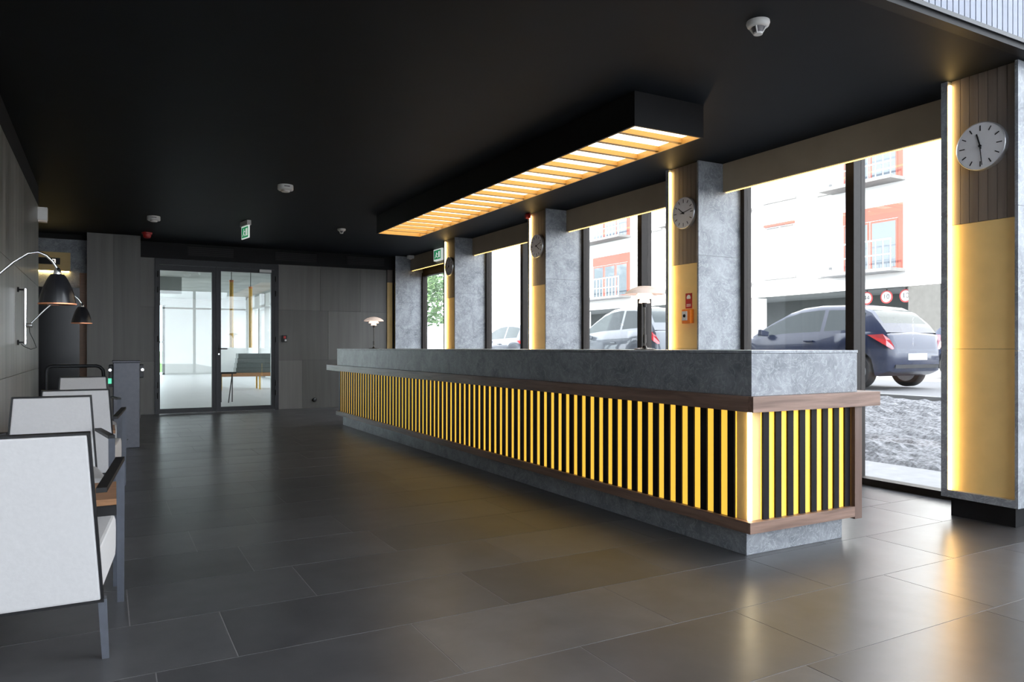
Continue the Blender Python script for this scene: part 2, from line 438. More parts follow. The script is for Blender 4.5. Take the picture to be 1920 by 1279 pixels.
# ---------------------------------------------------------------- back wall with glazed double door
DX0, DX1, DZ = 0.75, 2.82, 2.68
wb = struct_root('wall_back')
box('core', 0.49, DX0, YB + 0.02, YB + 0.2, -0.2, CEIL, 'anthracite', wb)
box('core', DX1, 5.75, YB + 0.02, YB + 0.2, -0.2, CEIL, 'anthracite', wb)
box('core', DX0, DX1, YB + 0.02, YB + 0.2, DZ, CEIL, 'anthracite', wb)
def wpan(x0, x1, z0, z1): box('wall_panel', x0 + 0.002, x1 - 0.002, YB, YB + 0.02, z0 + 0.002, z1 - 0.002, 'wall_panel_mat', wb)
for z0, z1 in ((0, 0.916), (0.916, 1.853), (1.853, 2.70)): wpan(0.505, DX0, z0, z1)
for x0, x1 in ((DX1, 3.60), (3.60, 4.38), (4.38, 5.04)): wpan(x0, x1, 1.853, 2.70)
for x0, x1 in ((DX1, 3.75), (3.75, 5.04)): wpan(x0, x1, 0.916, 1.853)
for x0, x1 in ((DX1, 3.26), (3.26, 4.15), (4.15, 5.04)): wpan(x0, x1, 0.0, 0.916)
struct('trim_6', 4.925, 5.03, YB - 0.03, YB, 0.0, 2.45, 'brass_panel')
struct('trim_7', 4.925, 5.03, YB - 0.03, YB, 2.45, 2.70, 'dark_board')
bk = struct('wall_bulkhead', 0.505, 5.36, YB - 0.03, YB + 0.02, 2.70, CEIL, 'fascia_dark')
for vx in (1.26, 2.75, 4.1):
    v = thing('air_grille', {1.26: 'black slotted air grille in bulkhead above the glass door', 2.75: 'black slotted air grille in bulkhead just beside the glass door', 4.1: 'black slotted air grille in bulkhead nearest the window corner'}[vx], 'vent', (vx, YB - 0.03, 2.76), group='air grilles in the bulkhead')
    box('backing', 0, 0.78, -0.004, 0.0, 0, 0.17, 'black_matt', v)
    m = MB().box(0, 0.78, -0.014, 0, 0, 0.012).box(0, 0.78, -0.014, 0, 0.158, 0.17).box(0, 0.012, -0.014, 0, 0.012, 0.158).box(0.768, 0.78, -0.014, 0, 0.012, 0.158)
    m.build('grille_frame', 'fascia_dark', v)
    for i in range(4):
        box('blade', 0.012, 0.768, -0.012, -0.002, 0.03 + i * 0.033, 0.042 + i * 0.033, 'fascia_dark', v)

d1 = struct_root('door_1')
m = MB()
m.box(DX0, DX0 + 0.07, YB - 0.03, YB + 0.08, 0, DZ).box(DX1 - 0.07, DX1, YB - 0.03, YB + 0.08, 0, DZ).box(DX0 + 0.07, DX1 - 0.07, YB - 0.03, YB + 0.08, DZ - 0.09, DZ)
m.box(1.735, 1.750, YB - 0.03, YB + 0.06, 0.0, DZ - 0.09)
m.build('door_frame', 'anthracite', d1)
def leaf(x0, x1, gx0, gx1, gz1, hinge):
    m = MB().box(x0, gx0, YB - 0.02, YB + 0.05, 0.01, 2.585).box(gx1, x1, YB - 0.02, YB + 0.05, 0.01, 2.585).box(gx0, gx1, YB - 0.02, YB + 0.05, 0.01, 0.088).box(gx0, gx1, YB - 0.02, YB + 0.05, gz1, 2.585)
    o = m.build('door_leaf', 'anthracite', d1)
    box('glass_pane', gx0, gx1, YB + 0.012, YB + 0.02, 0.088, gz1, 'door_glass', o)
    for z in (0.32, 0.5, 1.3, 2.15, 2.42):
        MB().bar((hinge, YB - 0.035, z - 0.05), (hinge, YB - 0.035, z + 0.05), 0.014, 8).build('hinge', 'black_matt', o)
    return o
leaf(DX0 + 0.07, 1.735, 0.83, 1.665, 2.49, DX0 + 0.05)
lr = leaf(1.750, DX1 - 0.07, 1.817, 2.686, 2.52, DX1 - 0.05)
m = MB().box(1.772, 1.79, YB - 0.03, YB - 0.02, 1.0, 1.2).bar((1.781, YB - 0.02, 1.13), (1.781, YB - 0.07, 1.13), 0.011).bar((1.781, YB - 0.065, 1.13), (1.92, YB - 0.065, 1.13), 0.011)
m.build('lever_handle', 'black_matt', lr)
MB().lathe([(0, 0), (0.014, 0), (0.014, 0.008), (0, 0.008)], 16, (1.781, YB - 0.032, 1.035), 'Y').build('lock_cylinder', 'chrome', lr)
box('door_closer', 2.47, 2.68, YB - 0.085, YB - 0.02, 2.53, 2.58, 'white_plastic', lr, 0.004)

o = thing('call_point', 'small dark call point with red key beside the glass door', 'call point', (2.927, YB, 1.32))
box('housing', -0.045, 0.045, -0.035, 0.0, -0.065, 0.065, 'black_matt', o, 0.005)
box('red_key', -0.02, 0.02, -0.042, -0.034, 0.0, 0.045, 'red_plastic', o, 0.003)
box('grey_label', 0.0, 0.035, -0.038, -0.034, -0.05, -0.015, 'white_plastic', o)
s_ = thing('wall_socket', 'round dark wall socket low on back wall panel', 'socket', (3.49, YB, 0.16))
MB().lathe([(0, -0.035), (0.035, -0.035), (0.042, -0.02), (0.042, 0)], 20, axis='Y').build('socket_body', 'black_matt', s_)
MB().lathe([(0, -0.037), (0.012, -0.037), (0.012, -0.034)], 12, (0, 0, 0.018), 'Y').build('socket_light', 'chrome', s_)

# ---------------------------------------------------------------- room behind the glass door
YA = 34.5
struct('floor_annex', -3.2, 5.7, YB + 0.2, YA + 0.2, -0.2, 0.0, 'annex_floor')
struct('ceiling_annex', -3.2, 5.75, YB + 0.2, YA + 0.2, 3.25, 3.4, 'annex_ceiling')
struct('wall_annex_bulkhead', -3.2, 2.0, 24.0, 24.3, 2.75, 3.25, 'annex_ceiling')
struct('wall_annex_left', -3.2, -3.0, YB + 0.2, 22.0, 0, 3.25, 'annex_white')
wr_ = struct_root('wall_annex_right')
box('sill_wall', 5.45, 5.7, YB + 0.2, YA, 0, 0.75, 'annex_white', wr_)
box('head_wall', 5.45, 5.7, YB + 0.2, YA, 2.75, 3.25, 'annex_white', wr_)
yy = 15.5
while yy < YA:
    box('pier', 5.3, 5.7, yy, yy + 0.45, 0, 3.25, 'annex_white', wr_)
    box('mullion', 5.5, 5.6, yy + 1.65, yy + 1.73, 0.75, 2.75, 'frame_dark', wr_)
    yy += 2.85
we = struct_root('wall_annex_end')
box('head_wall', -3.2, 5.7, YA, YA + 0.15, 2.95, 3.25, 'annex_white', we)
box('end_wall', 2.2, 5.7, YA, YA + 0.15, 0, 2.95, 'annex_white', we)
for xm in (-2.6, -1.2, 0.0, 0.55, 1.05, 1.55, 2.12): box('mullion', xm, xm + 0.10, YA, YA + 0.1, 0, 2.95, 'crate_grey', we)
box('rail', -3.2, 2.2, YA, YA + 0.08, 1.35, 1.42, 'annex_white', we)
box('glass_pane', -3.2, 2.2, YA + 0.04, YA + 0.045, 0, 2.95, 'door_glass', we)
for i, (px, py) in enumerate(((2.62, 18.5), (3.35, 20.3))):
    t = thing('hanging_tube_lamp', ['slim yellow tube hanging behind the right glass door leaf', 'slim yellow tube hanging in front of annex windows'][i], 'pendant', (px, py, 1.15), group='yellow tubes in the room behind the door')
    MB().bar((0, 0, 0), (0, 0, 1.55), 0.045, 12).build('tube', 'yellow_paint', t)
    MB().bar((0, 0, 1.55), (0, 0, 2.10), 0.008, 6).build('wire', 'black_matt', t)
    MB().lathe([(0.0, 0), (0.05, 0), (0.05, 0.05), (0.0, 0.05)], 12, (0, 0, 1.55)).build('end_cap', 'copper', t)
t = thing('timber_bench', 'long wooden bench on thin legs in the room behind the door', 'bench', (3.6, 21.5, 0))
box('bench_top', -0.95, 1.25, -0.3, 0.3, 0.36, 0.46, 'oak', t, 0.004)
for sx in (-0.85, 0.15, 1.15):
    for sy in (-0.24, 0.24): box('leg', sx - 0.02, sx + 0.02, sy - 0.02, sy + 0.02, 0, 0.36, 'yellow_paint', t)
for i in range(4):
    o = box('stacked_crate', -0.62 + 0.02 * i, 0.95 - 0.03 * i, -0.22, 0.22, 0.0, 0.13, 'crate_grey', bevel=0.006, loc=(3.75, 21.5, 0.462 + 0.132 * i))
    tag(o, ['flat grey-green crate lying directly on the wooden bench', 'flat grey-green crate second from the bench in the pile', 'flat grey-green crate just under the topmost of the pile', 'shortest flat grey-green crate on top of the pile'][i], 'crate', 'crates piled on the bench')
t = thing('folding_trestle', 'thin dark folding trestle standing just behind the glass door', 'trestle', (2.12, 16.4, 0))
for sx in (0.0, 0.22):
    MB().bar((sx, 0.0, 0.62), (sx - 0.09, -0.1, 0.0), 0.011).build('leg', 'black_matt', t)
    MB().bar((sx, 0.0, 0.62), (sx + 0.02, 0.16, 0.0), 0.011).build('leg', 'black_matt', t)
MB().bar((-0.05, 0, 0.62), (0.30, 0, 0.62), 0.02).build('top_rail', 'black_matt', t)

# ---------------------------------------------------------------- columns on the window side
def column(label, y0, y1, led=True, half=False):
    """stone-clad column; y0 is the end facing the hall, y1 the far end"""
    c = thing('stone_column', label, 'column', (XC, y0, 0), group='stone columns along the windows')
    W = y1 - y0
    box('plinth', 0.05, 0.6, 0.04, W - 0.04, 0, 0.13, 'fascia_dark', c)
    box('core', 0.06, 0.62, 0.022, W - 0.022, 0.13, CEIL, 'anthracite', c)
    # side faces in three stone slabs each
    for z0, z1 in ((0.13, 1.13), (1.13, 2.05), (2.05, CEIL)):
        box('stone_slab', 0.0, 0.64, 0.0, 0.02, z0 + 0.001, z1 - 0.001, 'grey_stone', c)
        if not half:
            box('stone_slab', 0.0, 0.64, W - 0.045, W, z0 + 0.001, z1 - 0.001, 'grey_stone', c)
    box('stone_base_strip', 0.0, 0.06, 0.02, W - 0.02 if half else W - 0.045, 0.131, 0.18, 'grey_stone', c)
    far = W - 0.02 if half else W - 0.055
    if half:
        box('gold_panel', 0.035, 0.06, 0.022, far, 0.18, 2.45, 'brass_panel', c)
        box('wood_board', 0.03, 0.06, 0.022, far, 2.452, CEIL - 0.002, 'dark_board', c)
    else:
        box('gold_panel', 0.035, 0.06, 0.022, far, 0.18, 1.14, 'brass_panel', c)
        box('gold_panel', 0.035, 0.06, 0.022, far, 1.142, 1.985, 'brass_panel', c)
        n = 7; bwid = (far - 0.022) / n
        for i in range(n):
            box('wood_board', 0.03, 0.06, 0.022 + i * bwid + 0.0015, 0.022 + (i + 1) * bwid - 0.0015, 1.987, CEIL - 0.002, 'dark_board', c)
        if led:
            box('led_strip', 0.006, 0.026, far - 0.004, W - 0.046, 0.182, CEIL - 0.03, 'led_warm', c)
    return c
COLS = [(2.53, 3.02), (5.39, 5.87), (8.22, 8.70), (11.08, 11.55)]
CL = ['stone column with pale-faced clock beside the tall window and gravel bed', 'stone column carrying the orange call point and red sign', 'stone column with a small red siren at its top', 'stone column with clock beside the green exit sign and corner window']
for (a, b_), l in zip(COLS, CL): column(l, a, b_)
column('narrow stone corner column with unlit gold strip at back wall', 13.92, 14.10, half=True)

# lintels, light strips and windows between the columns
def window(n, y0, y1, mull, ztop=2.68, zmull=None):
    w_ = struct_root('window_%d' % n)
    fr = MB()
    fr.box(5.58, 5.70, y0, y1, 0.0, 0.055).box(5.60, 5.70, y0, y1, ztop - 0.02, ztop + 0.06)
    fr.box(5.60, 5.70, y0, y0 + 0.05, 0.055, ztop).box(5.60, 5.70, y1 - 0.05, y1, 0.055, ztop)
    fr.build('window_frame', 'frame_dark', w_)
    ys = [y0 + 0.05]
    for mu in mull:
        box('mullion', 5.55, 5.70, mu - 0.04, mu + 0.04, 0.055, ztop, 'frame_dark', w_)
        ys += [mu - 0.04, mu + 0.04]
    ys.append(y1 - 0.05)
    for i in range(0, len(ys), 2):
        box('glass_pane', XG, XG + 0.008, ys[i], ys[i + 1], 0.055, ztop - 0.02, 'window_glass', w_)
    return w_
bays = [(3.02, 5.39, [4.11]), (5.87, 8.22, [6.93]), (8.70, 11.08, [9.76]), (11.55, 13.92, [12.55])]
for i, (a, b_, mu) in enumerate(bays):
    window(i + 1, a, b_, mu, 2.93 if i < 3 else 2.60)
    if i == 3: struct('trim_5', 5.62, 5.70, a, b_, 2.66, CEIL, 'frame_dark')
    l = struct('lintel_%d' % (i + 1), 5.36, 5.39, a, b_, 2.69, CEIL, 'bronze')
    box('led_strip', 5.39, 5.402, a + 0.01, b_ - 0.01, 2.684, 2.70, 'led_lintel', l)
# the tall hall glazing behind and beside the camera
hallw = struct_root('window_5')
for yy in (-6.4, -4.2, -2.0, 0.2, 2.44):
    box('mullion', 5.52, 5.70, yy - 0.05, yy + 0.05, 0, 6.4, 'frame_dark', hallw)
for z in (0.03, 2.85, 6.37): box('transom', 5.56, 5.70, YF, 2.39, z - 0.03, z + 0.03, 'frame_dark', hallw)
box('glass_pane', XG, XG + 0.008, YF, 2.39, 0.06, 6.34, 'window_glass', hallw)
hf = struct_root('window_6')
for xx in (-0.6, 1.4, 3.4, 5.6): box('mullion', xx - 0.05, xx + 0.05, YF - 0.1, YF + 0.05, 0, 6.4, 'frame_dark', hf)
for z in (0.03, 2.85, 6.37): box('transom', XW, 5.6, YF - 0.08, YF + 0.03, z - 0.03, z + 0.03, 'frame_dark', hf)
box('glass_pane', XW, 5.6, YF - 0.01, YF, 0.06, 6.34, 'window_glass', hf)

# ---------------------------------------------------------------- clocks
def clock(label, y, z, hour, minute):
    c = thing('wall_clock', label, 'clock', (XC + 0.03, y, z), group='round clocks on the columns')
    R = 0.158
    MB().lathe([(0, 0), (R, 0), (R, -0.035), (R - 0.003, -0.039), (R - 0.006, -0.035)], 48, axis='X').build('rim', 'alloy', c, smooth=True)
    MB().lathe([(0, -0.035), (R - 0.005, -0.035), (R - 0.005, -0.02)], 48, axis='X').build('dial', 'clock_face', c)
    # seen from the room (looking along +X) the viewer's right hand is -Y
    def radial(name, ang, r0, r1, wd, h):
        a = math.radians(ang); u = (-math.sin(a), math.cos(a)); v = (math.cos(a), math.sin(a))
        P = [(u[0] * r + v[0] * s, u[1] * r + v[1] * s) for r, s in ((r0, -wd), (r0, wd), (r1, wd), (r1, -wd))]
        MB().prism(P, lambda p, q, hh: (hh, p, q), h, h - 0.002).build(name, 'black_matt', c)
    for k in range(12): radial('hour_mark', k * 30, 0.105 if k % 3 else 0.10, 0.135, 0.0032, -0.0352)
    radial('hour_hand', (hour % 12) * 30 + minute * 0.5, -0.02, 0.085, 0.004, -0.038)
    radial('minute_hand', minute * 6, -0.025, 0.128, 0.0025, -0.041)
    MB().lathe([(0, -0.046), (0.009, -0.046), (0.009, -0.036)], 12, axis='X').build('hub', 'black_matt', c)
clock('round clock at half past eleven on wood boards above gold panel', 2.757, 2.475, 11, 29)
clock('round grey clock on the column with the orange call point', 5.60, 2.49, 10, 13)
clock('round grey clock on the column topped by a red siren', 8.452, 2.505, 4, 12)
clock('round grey clock on the column beside the green exit sign', 11.315, 2.51, 8, 4)

# ---------------------------------------------------------------- fire call point and sign on the second column
o = thing('fire_sign', 'red fire alarm sign with white bell symbol above orange call point', 'sign', (XC + 0.035, 5.562, 1.54))
box('sign_plate', -0.004, 0, -0.045, 0.045, 0, 0.15, 'red_plastic', o)
MB().prism([(0.028 * math.cos(a), 0.105 + 0.03 * max(math.sin(a), -0.35)) for a in [i * math.pi / 10 for i in range(20)]], lambda p, q, h: (h, p, q), -0.004, -0.0055).build('bell_symbol', 'white_print', o)
for z in (0.02, 0.035): box('text_line', -0.0055, -0.004, -0.03, 0.03, z, z + 0.007, 'white_print', o)
o = thing('fire_call_point', 'orange alarm call point box with grey press panel on gold panel', 'call point', (XC + 0.035, 5.552, 1.39))
box('housing', -0.05, 0, -0.06, 0.06, 0, 0.14, 'orange_plastic', o, 0.006)
box('press_panel', -0.055, -0.049, -0.02, 0.052, 0.03, 0.12, 'white_plastic', o, 0.002)
MB().lathe([(0, -0.062), (0.014, -0.062), (0.017, -0.055)], 16, (0, 0.016, 0.075), 'X').build('button', 'black_gloss', o)

# ---------------------------------------------------------------- reception counter
YC0, YC1 = 2.88, 11.02
ct = thing('reception_counter', 'long stone-topped reception counter with glowing yellow front behind black slats', 'counter', (3.09, 2.94, 0))
ox, oy = -3.09, -2.94
def cbox(name, x0, x1, y0, y1, z0, z1, mat, par=None, bevel=0.0): return box(name, x0 + ox, x1 + ox, y0 + oy, y1 + oy, z0, z1, mat, par or ct, bevel)
cbox('plinth', 3.106, 3.905, 2.944, 10.85, 0, 0.14, 'counter_stone', bevel=0.003)
cbox('core', 3.11, 3.90, 2.93, 10.95, 0.14, 0.80, 'anthracite')
cbox('base_board', 3.055, 3.925, 2.90, 11.05, 0.138, 0.20, 'walnut_long', bevel=0.001)
cbox('base_end_board', 3.055, 3.925, 2.87, 2.90, 0.138, 0.20, 'walnut', bevel=0.001)
cbox('ledge', 3.045, 4.12, 2.875, 11.55, 0.80, 0.885, 'walnut_long', bevel=0.001)
cbox('ledge_end_board', 3.045, 4.12, 2.84, 2.875, 0.80, 0.885, 'walnut', bevel=0.001)
cbox('stone_band', 3.075, 3.958, YC0, 11.05, 0.885, 1.118, 'counter_stone', bevel=0.002)
cbox('stone_top', 3.072, 3.961, YC0 - 0.003, 11.053, 1.119, 1.135, 'grey_stone', bevel=0.002)
cbox('end_post', 3.925, 3.99, 2.87, 3.4, 0.125, 0.80, 'walnut_up', bevel=0.002)
cbox('glow_panel', 3.088, 3.10, 3.005, 10.98, 0.20, 0.80, 'panel_glow')
cbox('glow_panel', 3.178, 3.92, 2.908, 2.92, 0.20, 0.80, 'panel_glow')
cbox('corner_panel', 3.092, 3.102, 2.91, 3.005, 0.20, 0.80, 'brass_panel')
cbox('corner_panel', 3.102, 3.178, 2.91, 2.92, 0.20, 0.80, 'brass_panel')
o = MB().bar((3.086 + ox, 2.903 + oy, 0.205), (3.086 + ox, 2.903 + oy, 0.795), 0.013, 12).build('led_tube', 'led_white', ct)
y = 3.033; first = None
while y < 10.98:
    if first is None:
        first = MB().box(0, 0.012, -0.025, 0.025, 0.20, 0.80).build('slat', 'slat_black', ct)
        s_o = first
    else:
        s_o = bpy.data.objects.new('slat', first.data); link(s_o, ct)
    s_o.location = (3.075 + ox, y + oy, 0)
    y += 0.108
first = None
for k in range(8):
    if first is None:
        first = MB().box(-0.023, 0.023, 0, 0.012, 0.20, 0.80).build('slat', 'slat_black', ct); s_o = first
    else:
        s_o = bpy.data.objects.new('slat', first.data); link(s_o, ct)
    s_o.location = (3.205 + k * 0.098 + ox, 2.895 + oy, 0)

# ---------------------------------------------------------------- suspended light box
lb = thing('ceiling_light_box', 'long black ceiling light box with glowing panels between gold cross bars', 'ceiling light', (3.28, 4.15, 2.7245))
LX, LY, LZ = 0.65, 5.66, CEIL - 2.7245
MB().box(0, LX, 0, 0.015, 0, LZ).box(0, LX, LY - 0.015, LY, 0, LZ).box(0, 0.015, 0.015, LY - 0.015, 0, LZ).box(LX - 0.015, LX, 0.015, LY - 0.015, 0, LZ).build('housing', 'fascia_dark', lb)
box('diffuser', 0.015, LX - 0.015, 0.015, LY - 0.015, 0.05, 0.06, 'diffuser', lb)
plain('gold_bar', (0.62, 0.36, 0.10, 1), 0.4, 0.2, 0.05)
MB().box(0.015, 0.021, 0.015, LY - 0.015, 0.0, 0.05).box(LX - 0.021, LX - 0.015, 0.015, LY - 0.015, 0, 0.05).box(0.021, LX - 0.021, 0.015, 0.021, 0, 0.05).box(0.021, LX - 0.021, LY - 0.021, LY - 0.015, 0, 0.05).build('inner_rim', 'gold_bar', lb)
first = None
for k in range(20):
    yy = 0.235 + k * 0.272
    if yy > LY - 0.1: break
    if first is None:
        first = MB().box(0.021, LX - 0.021, -0.02, 0.02, 0.012, 0.05).build('cross_bar', 'gold_bar', lb); b_o = first
    else:
        b_o = bpy.data.objects.new('cross_bar', first.data); link(b_o, lb)
    b_o.location = (0, yy, 0)

# ---------------------------------------------------------------- table lamps on the counter
def table_lamp(label, x, y):
    t = thing('table_lamp', label, 'table lamp', (x, y, 1.135), group='three-shade lamps on the counter')
    MB().lathe([(0, 0), (0.075, 0), (0.075, 0.008), (0.02, 0.014), (0.012, 0.03), (0.0, 0.03)], 28).build('lamp_base', 'stem_dark', t, smooth=True)
    MB().bar((0, 0, 0.02), (0, 0, 0.33), 0.0065, 12).bar((0, 0, 0.05), (0, 0, 0.11), 0.013, 12).build('stem', 'stem_dark', t, smooth=True)
    MB().lathe([(0.0, 0.31), (0.014, 0.31), (0.018, 0.345), (0.0, 0.35)], 16).build('lamp_holder', 'black_gloss', t)
    def shade(name, prof): MB().lathe(prof, 40).build(name, 'lamp_opal_top' if name == 'top_shade' else 'lamp_opal', t, smooth=True)
    shade('top_shade', [(0.145, 0.405), (0.13, 0.425), (0.095, 0.447), (0.05, 0.462), (0.012, 0.466), (0.012, 0.462), (0.05, 0.458), (0.094, 0.443), (0.128, 0.421), (0.143, 0.404)])
    shade('middle_shade', [(0.075, 0.375), (0.066, 0.395), (0.05, 0.412), (0.035, 0.42), (0.035, 0.417), (0.05, 0.408), (0.065, 0.391), (0.073, 0.374)])
    shade('lower_shade', [(0.042, 0.342), (0.038, 0.36), (0.028, 0.375), (0.018, 0.38), (0.018, 0.377), (0.028, 0.371), (0.037, 0.357), (0.04, 0.341)])
    MB().lathe([(0.0, 0.35), (0.012, 0.352), (0.017, 0.37), (0.022, 0.395), (0.02, 0.42), (0.0, 0.432)], 16).build('bulb', 'bulb_warm', t, smooth=True)
    for a in range(3):
        an = a * 2.0944 + 0.4
        MB().bar((0.02 * math.cos(an), 0.02 * math.sin(an), 0.345), (0.07 * math.cos(an), 0.07 * math.sin(an), 0.45), 0.0025, 6).build('strut', 'chrome', t)
table_lamp('white three-shade table lamp on counter end close to back wall', 3.45, 10.45)
table_lamp('white three-shade table lamp on counter before the window with silver car', 3.45, 4.25)

# ---------------------------------------------------------------- armchairs and side tables
def armchair():
    t = thing('armchair', '', 'armchair')
    # back cushion: thin tapered panel leaning backwards, chair faces +Y
    def panel(zb, zt, hb, ht, yb, yt, th): 
        return [(-hb, yb, zb), (hb, yb, zb), (hb, yb + th, zb), (-hb, yb + th, zb)], [(-ht, yt, zt), (ht, yt, zt), (ht, yt + th, zt), (-ht, yt + th, zt)]
    MB().hexa(*panel(0.216, 0.836, 0.250, 0.206, -0.337, -0.397, 0.055)).build('back_cushion', 'upholstery', t, bevel=0.008)
    # dark edge frame around the back
    def q(z): f = (z - 0.21) / 0.635; return f
    m = MB()
    for s in (-1, 1):
        m.hexa([(s * 0.250, -0.337, 0.207), (s * 0.259, -0.337, 0.207), (s * 0.259, -0.28, 0.207), (s * 0.250, -0.28, 0.207)], [(s * 0.206, -0.399, 0.844), (s * 0.215, -0.399, 0.844), (s * 0.215, -0.34, 0.844), (s * 0.206, -0.34, 0.844)])
    m.box(-0.206, 0.206, -0.398, -0.34, 0.836, 0.844)
    m.box(-0.250, 0.250, -0.336, -0.285, 0.207, 0.216)
    m.build('back_frame', 'chair_edge', t)
    # seat body with rounded front edge
    prof = [(-0.28, 0.215), (0.29, 0.215), (0.325, 0.25), (0.335, 0.33), (0.315, 0.385), (0.27, 0.405), (-0.28, 0.395)]
    MB().prism(prof, lambda p, z, h: (h * (0.245 + 0.06 * (p + 0.28) / 0.6), p, z), -1, 1).build('seat_cushion', 'upholstery', t, bevel=0.012)
    for s in (-1, 1):
        MB().hexa([(s * 0.252, -0.345, 0), (s * 0.276, -0.345, 0), (s * 0.276, -0.321, 0), (s * 0.252, -0.321, 0)],
                  [(s * 0.238, -0.325, 0.215), (s * 0.268, -0.325, 0.215), (s * 0.268, -0.29, 0.215), (s * 0.238, -0.29, 0.215)]).build('leg', 'chair_frame_mat', t)
        MB().hexa([(s * 0.310, 0.318, 0), (s * 0.338, 0.318, 0), (s * 0.338, 0.343, 0), (s * 0.310, 0.343, 0)],
                  [(s * 0.306, 0.310, 0.635), (s * 0.340, 0.310, 0.635), (s * 0.340, 0.343, 0.635), (s * 0.306, 0.343, 0.635)]).build('leg', 'chair_frame_mat', t)
        MB().hexa([(s * 0.232, -0.345, 0.615), (s * 0.268, -0.345, 0.615), (s * 0.340, 0.343, 0.635), (s * 0.304, 0.343, 0.635)],
                  [(s * 0.232, -0.345, 0.633), (s * 0.268, -0.345, 0.633), (s * 0.340, 0.343, 0.653), (s * 0.304, 0.343, 0.653)]).build('armrest', 'chair_edge', t)
    return t
proto = armchair()
chairs = [(-0.262, 3.46, 0.0, 'white armchair with its back turned, alone in front of the row'),
          (-0.29, 5.10, math.pi, 'white armchair facing the wooden table, back to back with another'),
          (-0.185, 6.62, 0.0, 'white armchair with its back turned, facing the dark barrier rail'),
          (-0.20, 8.62, math.pi, 'white armchair beside the barrier rail and grey gate post')]
for i, (x, y, a, l) in enumerate(chairs):
    o = proto if i == 0 else copy_tree(proto)
    o.location = (x, y, 0); o.rotation_euler = (0, 0, a); o['label'] = l; o['group'] = 'white armchairs along the left wall'
def side_table(label, y):
    t = thing('side_table', label, 'side table', (-0.26, y, 0), group='low wooden tables between the armchairs')
    box('table_top', -0.34, 0.34, -0.26, 0.26, 0.395, 0.425, 'oak', t, 0.003)
    MB().box(-0.32, 0.32, -0.24, -0.22, 0.34, 0.395).box(-0.32, 0.32, 0.22, 0.24, 0.34, 0.395).box(-0.32, -0.30, -0.22, 0.22, 0.34, 0.395).box(0.30, 0.32, -0.22, 0.22, 0.34, 0.395).build('apron', 'black_matt', t)
    for sx in (-0.31, 0.31):
        for sy in (-0.23, 0.23): box('leg', sx - 0.016, sx + 0.016, sy - 0.016, sy + 0.016, 0, 0.34, 'chair_frame_mat', t)
side_table('low wooden side table behind the armchair standing alone', 4.28)
side_table('low wooden side table before the armchair at the gate post', 7.62)

# ---------------------------------------------------------------- wall lamps
def wall_lamp(label, y, arm):
    t = thing('wall_lamp', label, 'wall lamp', (XW, y, 1.18), group='black-shaded lamps on the left wall')
    MB().bar((0.055, 0, 0.0), (0.055, 0, 0.48), 0.012, 12).build('rod', 'chrome', t, smooth=True)
    for z in (0.015, 0.47):
        MB().bar((0.0, 0, z), (0.055, 0, z), 0.008, 10).lathe([(0, 0.0), (0.022, 0.0), (0.022, 0.012), (0, 0.012)], 16, (0, 0, z), 'X').build('wall_mount', 'black_gloss', t)
    MB().lathe([(0, -0.02), (0.014, -0.02), (0.02, -0.01), (0.02, 0.022), (0.0, 0.028)], 16, (0.085, 0, 0.163), 'X').build('clamp', 'chrome', t, smooth=True)
    MB().tube(arm, 0.0065, 10).build('arm', 'chrome', t, smooth=True)
    ex, ey, ez = arm[-1]
    sh = MB().lathe([(0.018, 0.15), (0.03, 0.148), (0.045, 0.125), (0.062, 0.085), (0.074, 0.045), (0.082, 0.0), (0.0805, 0.0), (0.0725, 0.045), (0.0605, 0.084), (0.044, 0.123), (0.03, 0.145), (0.0, 0.147)], 40, (ex, ey, ez - 0.175)).build('shade', 'black_gloss', t, smooth=True)
    MB().lathe([(0.0822, 0.0), (0.0835, 0.0), (0.0835, 0.006), (0.0822, 0.006)], 40, (ex, ey, ez - 0.176)).build('shade_rim', 'copper', sh)
    MB().lathe([(0, 0.182), (0.008, 0.182), (0.016, 0.168), (0.018, 0.15), (0, 0.15)], 20, (ex, ey, ez - 0.175)).build('shade_cap', 'chrome', t, smooth=True)
    cb = [(0.03, 0.0, 0.0), (0.05, -0.02, -0.02), (0.10, -0.03, -0.045), (0.14, -0.02, -0.03), (0.12, -0.01, 0.03), (0.09, 0.0, 0.1), (0.085, 0, 0.16)]
    MB().tube(cb, 0.0028, 6).build('cable', 'black_matt', t)
def arm_pts(xe, ye):
    p = [(0.09, 0, 0.17)]
    tops = [(0.2, 0.29), (0.28, 0.37), (0.34, 0.415), (0.385, 0.425), (0.42, 0.41), (0.445, 0.385), (0.46, 0.36), (0.468, 0.345)]
    for (x, z) in tops: p.append((x * xe / 0.468, ye * (x / 0.468), z + 0.015))
    return p
wall_lamp('black wall lamp with copper rim above the first wooden table', 4.3, arm_pts(0.453, 0.0))
wall_lamp('black wall lamp with chrome rod above the table at gate post', 7.6, arm_pts(0.478, 0.0))

# ---------------------------------------------------------------- access gate
g = thing('gate_post', 'grey metal access gate post with rounded side readers', 'gate post', (0.215, 9.62, 0))
box('post_body', -0.135, 0.135, -0.12, 0.25, 0.0, 0.98, 'steel_blue_grey', g, 0.008)
box('post_cap', -0.142, 0.142, -0.127, 0.257, 0.98, 1.0, 'steel_blue_grey', g, 0.006)
for s in (-1, 1):
    o = box('side_reader', -0.025 + s * 0.155, 0.025 + s * 0.155, -0.05, 0.15, 0.80, 0.955, 'anthracite', g, 0.01)
    MB().lathe([(0, -0.008), (0.016, -0.008), (0.018, 0)], 16, (s * 0.165, -0.05, 0.895), 'Y').build('reader_lens', 'chrome', g)
box('status_light', -0.185, -0.15, -0.065, -0.05, 0.74, 0.80, 'green_light', g)
box('reader_arm', -0.18, -0.135, -0.05, 0.05, 0.70, 0.80, 'anthracite', g)
